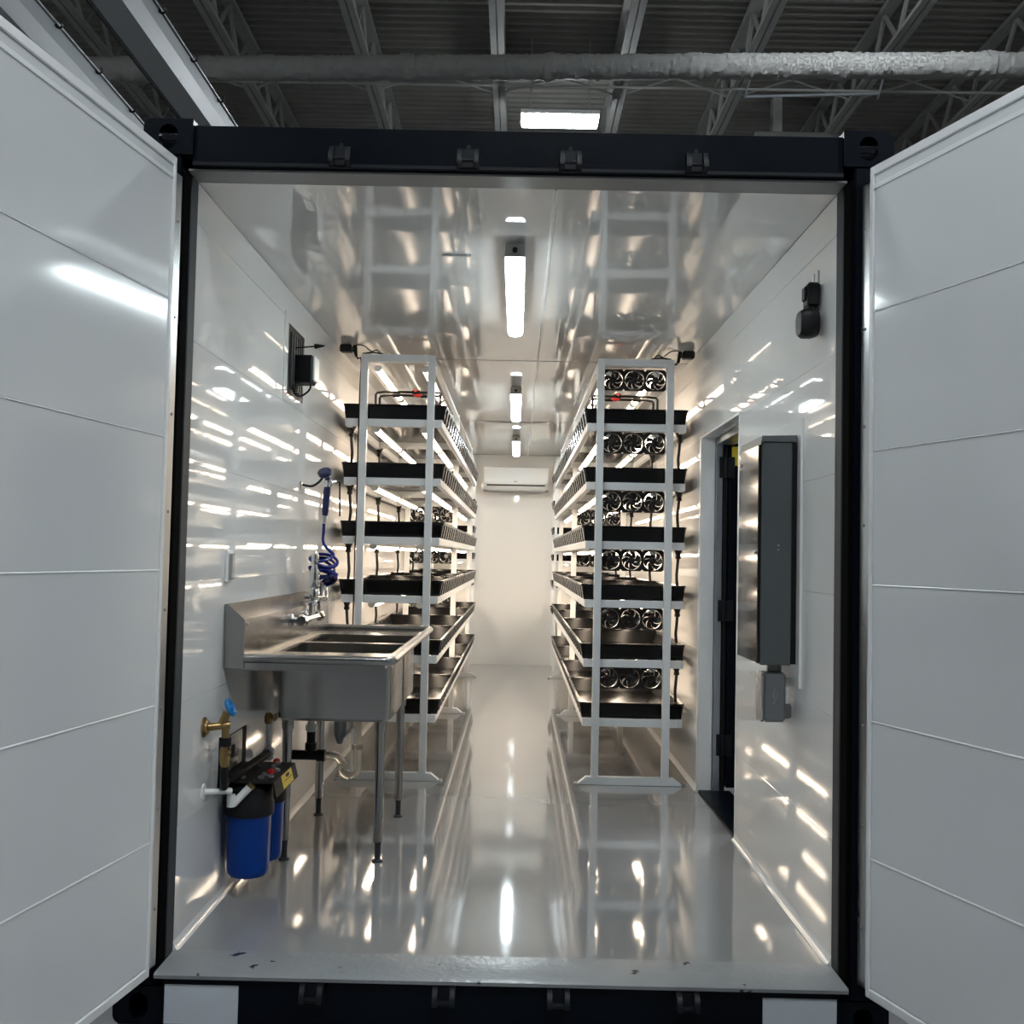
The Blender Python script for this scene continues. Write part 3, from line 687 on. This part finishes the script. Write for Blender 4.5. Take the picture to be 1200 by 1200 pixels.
sh = thing('spray_hose', (-.96, 1.95, 1.1), 'blue coiled hose with a navy spray handle hung above the sink', 'hose')
coil = []
for i in range(0, 10*24+1):
    a = 2*math.pi*i/24; f = i/(10*24)
    coil.append((-.950+.058*math.cos(a)+.012*math.sin(a*.37), 1.945+.05*math.sin(a)+.015*math.sin(a*.61), 1.155+.135*f+.010*math.sin(a*.43)+.026*math.cos(a*1.07+.5)))
part('coil', 'hose_blue', sh, lambda b: b.tube(coil+smoothpath([coil[-1], (-.955, 1.95, 1.36), (-.957, 1.95, 1.43), (-.955, 1.94, 1.475)]), .0078, 8))
part('tail', 'hose_blue', sh, lambda b: b.tube(smoothpath([(-.955, 2.03, 1.14), (-.955, 2.02, 1.17), (-.958, 1.98, 1.17), coil[0]]), .0065, 8))
part('collar', 'alu', sh, lambda b: b.lathe([(.008, 0), (.012, .012), (.014, .03), (.010, .045)], (-.953, 1.94, 1.46), (.04, .02, 1), 12))
part('grip', 'navy_plastic', sh, lambda b: b.lathe([(.013, 0), (.017, .02), (.018, .06), (.019, .12), (.017, .145)], (-.951, 1.94, 1.50), (.06, .02, 1), 14))
part('swivel', 'chrome', sh, lambda b: (b.lathe([(.014, 0), (.02, .01), (.02, .035), (.012, .045)], (-.942, 1.943, 1.642), (.06, .02, 1), 12), b.cyl((-.945, 1.94, 1.665), (-.905, 1.97, 1.675), .010, 10)))
part('spray_head', 'navy_plastic', sh, lambda b: (b.tube(smoothpath([(-.94, 1.943, 1.672), (-.945, 1.93, 1.70), (-.955, 1.91, 1.715)]), .013, 12), b.lathe([(.022, 0), (.034, .01), (.036, .028), (.03, .034)], (-.95, 1.925, 1.70), (-.15, -.55, .8), 18)))
part('lever', 'rubber_black', sh, lambda b: b.tube([(-.915, 1.965, 1.672), (-.888, 1.985, 1.675), (-.885, 1.985, 1.56), (-.883, 1.985, 1.50)], .0045, 6))
hk = thing('wall_hook', (-W, 1.93, 1.66), 'dark wall hook carrying the navy spray handle', 'hook')
part('plate', 'alu', hk, lambda b: b.lathe([(.018, 0), (.018, .008), (.01, .012)], (-W, 1.93, 1.655), (1, 0, 0), 12))
part('hook', 'rubber_black', hk, lambda b: b.tube(smoothpath([(-W+.01, 1.93, 1.655), (-1.02, 1.93, 1.648), (-.985, 1.935, 1.67), (-.965, 1.94, 1.695), (-.948, 1.94, 1.69)]), .006, 8))

# ------------------------------------------------------------------ left wall equipment
vf = thing('exhaust_fan', (-W, 1.73, 2.05), 'black exhaust fan set in a square wall opening above the sink', 'fan')
for q in ((1.475, 1.545, 2.02, 2.44), (1.915, 1.95, 2.02, 2.44), (1.545, 1.915, 2.395, 2.44), (1.545, 1.915, 2.02, 2.06)): part('surround', 'pvc_white', vf, lambda b: b.box(-W, -W+.005, *q, .001))
part('back_plate', 'rubber_black', vf, lambda b: b.box(-W-.002, -W+.004, 1.545, 1.915, 2.06, 2.395))
part('motor_box', 'rubber_black', vf, lambda b: b.box(-W+.004, -.985, 1.68, 1.80, 2.135, 2.27, .006))
part('terminal_cover', 'plastic_white', vf, lambda b: b.box(-.985, -.972, 1.685, 1.795, 2.145, 2.265, .004))
part('grille', 'cabinet_grey', vf, lambda b: [b.box(-W+.004, -W+.012, 1.60+.05*k, 1.615+.05*k, 2.09, 2.36) for k in range(6)])
part('cable', 'rubber_black', vf, lambda b: b.tube(smoothpath([(-.99, 1.70, 2.14), (-1.0, 1.70, 2.10), (-1.04, 1.70, 2.07), (-1.062, 1.66, 2.075), (-1.06, 1.62, 2.11), (-1.06, 1.60, 2.09)]), .005, 6))
part('coiled_lead', 'rubber_black', vf, lambda b: b.tube([(-1.055+.008*math.cos(i*.8), 1.66+.012*math.sin(i*.8), 2.075+.0016*i) for i in range(40)], .003, 5))
part('probe', 'rubber_black', vf, lambda b: (b.tube([(-W+.004, 1.70, 2.305), (-.985, 1.72, 2.318)], .004, 6), b.lathe([(.012, 0), (.012, .012), (.003, .05)], (-.985, 1.72, 2.318), (1, .1, .1), 8)))
ob = thing('outlet_cover', (-W, .64, 1.25), 'small pale outlet cover on the wall above the sink', 'outlet')
part('plate', 'plastic_white', ob, lambda b: b.box(-W, -W+.012, .605, .675, 1.195, 1.315, .003))
part('flap', 'lamp_grey', ob, lambda b: b.box(-W+.012, -W+.024, .618, .662, 1.205, 1.305, .004))
# twin water filter
wf = thing('water_filter', (-.975, .8, .07), 'twin blue canister water filter with black caps under the sink', 'water filter')
FXc = -.974
for y in (.68, .90):
    def can(b):
        n = 32; rr = []
        for r_, h_, rib in ((.05, 0, 0), (.070, .004, 1), (.078, .016, 1), (.0795, .03, .6), (.083, .22, .6), (.088, .235, 0), (.088, .246, 0)):
            rr.append([(FXc+(r_-.003*rib*(k % 2))*math.cos(2*math.pi*k/n), y+(r_-.003*rib*(k % 2))*math.sin(2*math.pi*k/n), .085+h_) for k in range(n)])
        b.rings(rr)
    hs = part('filter_housing', 'blue_filter', wf, can)
    part('cap', 'rubber_black', hs, lambda b: b.lathe([(.091, 0), (.091, .045), (.086, .055), (.084, .10), (.07, .112)], (FXc, y, .318), (0, 0, 1), 28))
part('bracket', 'ink', wf, lambda b: (b.box(-W, -.875, .60, .985, .445, .452, .002), b.box(-W, -W+.006, .60, .985, .40, .60, .002), b.prism([(-.875, .452), (-.869, .45), (-.855, .395), (-.861, .395)], 'y', .60, .985)))
for k, (x, y) in enumerate([(-.93, .66), (-.93, .72), (-.90, .80), (-.93, .88), (-.93, .94), (-1.0, .66), (-1.0, .90), (-.90, .69)]):
    part('bolt', 'alu', wf, lambda b: b.lathe([(.012, 0), (.012, .008), (.006, .012)], (x, y, .452), (0, 0, 1), 8))
for x, y in ((-.915, .76), (-.94, .965)): part('pressure_button', 'red', wf, lambda b: b.lathe([(.014, 0), (.014, .012), (.008, .018)], (x, y, .452), (0, 0, 1), 10))
st1 = part('sticker', 'yellow', wf, lambda b: b.poly([(-.8675, .72, .449), (-.8675, .90, .449), (-.8545, .90, .400), (-.8545, .72, .400)], [(0, 1, 2, 3)]), smooth=False)
part('print', 'ink', st1, lambda b: (b.poly([(-.8655, .79, .4435), (-.8655, .85, .4435), (-.8620, .85, .4305), (-.8620, .79, .4305)], [(0, 1, 2, 3)]), b.poly([(-.8602, .755, .425), (-.8602, .885, .425), (-.8594, .885, .422), (-.8594, .755, .422)], [(0, 1, 2, 3)])), smooth=False)
part('manifold_pipe', 'rubber_black', wf, lambda b: b.tube([(-1.03, .56, .47), (-1.01, .62, .475), (-.98, .90, .49), (-.975, .97, .495), (-.975, .985, .47)], .017, 12))
part('elbow', 'lamp_grey', wf, lambda b: b.lathe([(.024, 0), (.026, .03), (.02, .05)], (-.975, .945, .49), (0, 1, .05), 12))
part('inlet_pipe', 'plastic_white', wf, lambda b: (b.tube([(-W, .42, .452), (-1.0, .50, .44)], .011, 12), b.lathe([(.03, 0), (.028, .004), (.012, .006)], (-W, .42, .452), (1, 0, 0), 14)))
part('port_elbow', 'plastic_white', wf, lambda b: (b.tube([(-1.01, .575, .375), (-.955, .59, .435)], .014, 12), b.tube([(-1.018, .575, .41), (-1.018, .575, .365)], .016, 12)))
part('port_nut', 'brass', wf, lambda b: b.lathe([(.017, 0), (.017, .014)], (-.955, .59, .435), (.6, .2, .7), 8))
part('info_card', 'alu', wf, lambda b: b.box(-W+.008, -W+.011, .66, .90, .47, .60))
part('outlet_pipe', 'plastic_white', wf, lambda b: (b.tube([(-.99, 1.04, .47), (-1.0, 1.06, .56), (-1.0, 1.06, .60)], .010, 10),))
part('outlet_valve', 'brass', wf, lambda b: (b.lathe([(.014, 0), (.018, .01), (.018, .03), (.012, .045)], (-1.0, 1.06, .595), (0, 0, 1), 10), b.cyl((-1.0, 1.06, .62), (-.97, 1.05, .625), .010, 8), b.box(-.974, -.966, 1.03, 1.075, .61, .64)))
# brass tap on the wall with hose
bv = thing('hose_tap', (-W, .40, .68), 'brass wall tap with a blue wheel handle beside the filter', 'tap')
part('flange', 'brass', bv, lambda b: b.lathe([(.036, 0), (.036, .005), (.026, .010), (.022, .018)], (-W, .40, .685), (1, 0, 0), 18))
part('body', 'brass', bv, lambda b: (b.tube([(-W+.015, .40, .685), (-1.01, .42, .69), (-.99, .425, .69)], .014, 12), b.tube([(-1.02, .418, .69), (-1.002, .425, .735)], .015, 12), b.cyl((-1.005, .42, .69), (-1.005, .42, .64), .014, 12), b.lathe([(.015, 0), (.019, -.012), (.019, -.05), (.013, -.075)], (-1.005, .42, .615), (0, 0, 1), 12), b.tube([(-1.005, .42, .59), (-.975, .41, .60)], .009, 8)))
part('coupling', 'rubber_black', bv, lambda b: b.lathe([(.022, 0), (.022, .028)], (-1.005, .42, .618), (0, 0, 1), 14))
part('lever', 'rubber_black', bv, lambda b: b.box(-.978, -.968, .40, .42, .58, .625, .002))
hd = part('handle', 'valve_blue', bv, lambda b: (b.tube([(-.993+.0*i, .43+.026*math.cos(2*math.pi*i/20), .752+.026*math.sin(2*math.pi*i/20)) if False else (-.993-.020*math.sin(2*math.pi*i/20)*.6+.0, .43+.027*math.cos(2*math.pi*i/20), .752+.024*math.sin(2*math.pi*i/20)) for i in range(21)], .008, 8), b.cyl((-.993, .405, .752), (-.993, .455, .752), .006, 8), b.cyl((-.980, .43, .730), (-1.006, .43, .774), .006, 8), b.lathe([(.012, -.006), (.012, .006)], (-.995, .428, .75), (.6, 0, 1), 10)))
part('hose', 'rubber_black', bv, lambda b: b.tube(smoothpath([(-1.005, .42, .545), (-1.008, .43, .50), (-1.015, .46, .465), (-1.03, .52, .46), (-1.03, .57, .47)]), .015, 12))

# ------------------------------------------------------------------ right wall equipment
ec = thing('electrical_cabinet', (1.0, .75, .93), 'tall grey wall cabinet with a brushed stainless door', 'cabinet')
part('body', 'cabinet_grey', ec, lambda b: b.box(.938, 1.05, .57, .935, .930, 1.765, .003))
part('door', 'stainless_wall', ec, lambda b: b.box(.926, .938, .588, .925, .935, 1.755, .002))
part('rain_hood', 'cabinet_grey2', ec, lambda b: b.prism([(.928, 1.752), (.935, 1.786), (1.064, 1.79), (1.064, 1.765), (.94, 1.765)], 'y', .564, .94))
part('latch', 'alu', ec, lambda b: (b.lathe([(.008, 0), (.008, .006)], (.926, .62, 1.35), (-1, 0, 0), 10), b.lathe([(.008, 0), (.008, .006)], (.926, .90, 1.70), (-1, 0, 0), 10)))
part('screw', 'alu', ec, lambda b: [b.lathe([(.004, 0), (.003, .002)], (1.0, .57, z), (0, -1, 0), 8) for z in (1.376, 1.36)])
part('back_edge', 'rubber_black', ec, lambda b: b.box(1.05, 1.068, .571, .93, .935, 1.76))
bo_ = tag(part('backing_board', 'pvc_white', None, lambda b: b.box(1.068, W, .525, 1.02, .85, 1.85, .001)), 'white board on the wall behind the grey cabinet', 'board')
jb = thing('junction_box', (1.0, .64, .72), 'small grey conduit box hanging below the grey cabinet', 'box')
part('body', 'joint_box', jb, lambda b: b.box(.958, 1.04, .595, .68, .715, .90, .01))
part('cover', 'alu', jb, lambda b: b.box(.947, .958, .597, .678, .715, .90, .003))
part('nipple', 'joint_box', jb, lambda b: b.lathe([(.024, 0), (.028, .01), (.028, .03)], (1.005, .64, .898), (0, 0, 1), 16))
part('mark', 'alu', jb, lambda b: (b.tube([(1.0+.008*math.cos(2*math.pi*i/16), .5945, .82+.018*math.sin(2*math.pi*i/16)) for i in range(17)], .0012, 5), b.tube([(1.0, .5945, .795), (.995, .5945, .785)], .0012, 5)))
part('screw', 'chrome', jb, lambda b: [b.lathe([(.004, 0), (.003, .003)], (.952, .597, z), (0, -1, 0), 8) for z in (.722, .893)])
part('conduit', 'plastic_white', jb, lambda b: b.tube([(1.055, .65, .76), (1.055, .65, .88)], .012, 10))
part('conduit_elbow', 'joint_box', jb, lambda b: (b.lathe([(.016, 0), (.02, .008), (.02, .045), (.014, .055)], (1.055, .65, .725), (0, 0, 1), 12), b.cyl((1.035, .65, .745), (1.06, .65, .745), .013, 10)))
sl = thing('flood_light', (W, .36, 2.1), 'black adjustable lamp head on a wall bracket by the doors', 'lamp')
part('bracket', 'alu', sl, lambda b: b.box(W-.006, W, .335, .405, 2.20, 2.352, .002))
part('socket', 'rubber_black', sl, lambda b: (b.box(1.028, 1.072, .30, .37, 2.215, 2.302, .008), b.box(1.02, 1.03, .315, .355, 2.24, 2.29, .004)))
part('knuckle', 'rubber_black', sl, lambda b: b.cyl((1.046, .325, 2.165), (1.046, .325, 2.225), .018, 14))
def head(b):
    c = Vector((1.034, .315, 2.155)); rr = []
    for x, s_ in ((-.038, .55), (-.034, .82), (-.02, 1.0), (.012, 1.0), (.03, .88), (.036, .6)):
        rr.append([(c.x+x, c.y+p[0]*s_, c.z+p[1]*s_) for p in rrect(-.045, .045, -.05, .05, [.03]*4, 6)])
    b.rings(rr)
part('lamp_head', 'rubber_black', sl, head)
# air conditioner on the end wall
ac = thing('air_conditioner', (0, YF, 2.1), 'white split air conditioner on the end wall', 'air conditioner')
AX0, AX1 = -.40, .385
part('body', 'plastic_white', ac, lambda b: b.prism([(YF, 2.11), (YF, 2.40), (9.30, 2.40), (9.275, 2.385), (9.275, 2.19), (9.31, 2.125), (9.36, 2.11)], 'x', AX0, AX1))
part('front_panel', 'plastic_white', ac, lambda b: b.box(AX0+.008, AX1-.008, 9.268, 9.275, 2.195, 2.388, .003))
part('air_slot', 'ac_slot', ac, lambda b: b.prism([(9.281, 2.175), (9.276, 2.182), (9.301, 2.137), (9.306, 2.13)], 'x', AX0+.04, AX1-.04))
part('louver', 'plastic_white', ac, lambda b: b.prism([(9.27, 2.16), (9.268, 2.163), (9.30, 2.112), (9.303, 2.11)], 'x', AX0+.03, AX1-.03))
part('display', 'lamp_grey', ac, lambda b: b.box(-.03, .01, 9.266, 9.268, 2.212, 2.222))
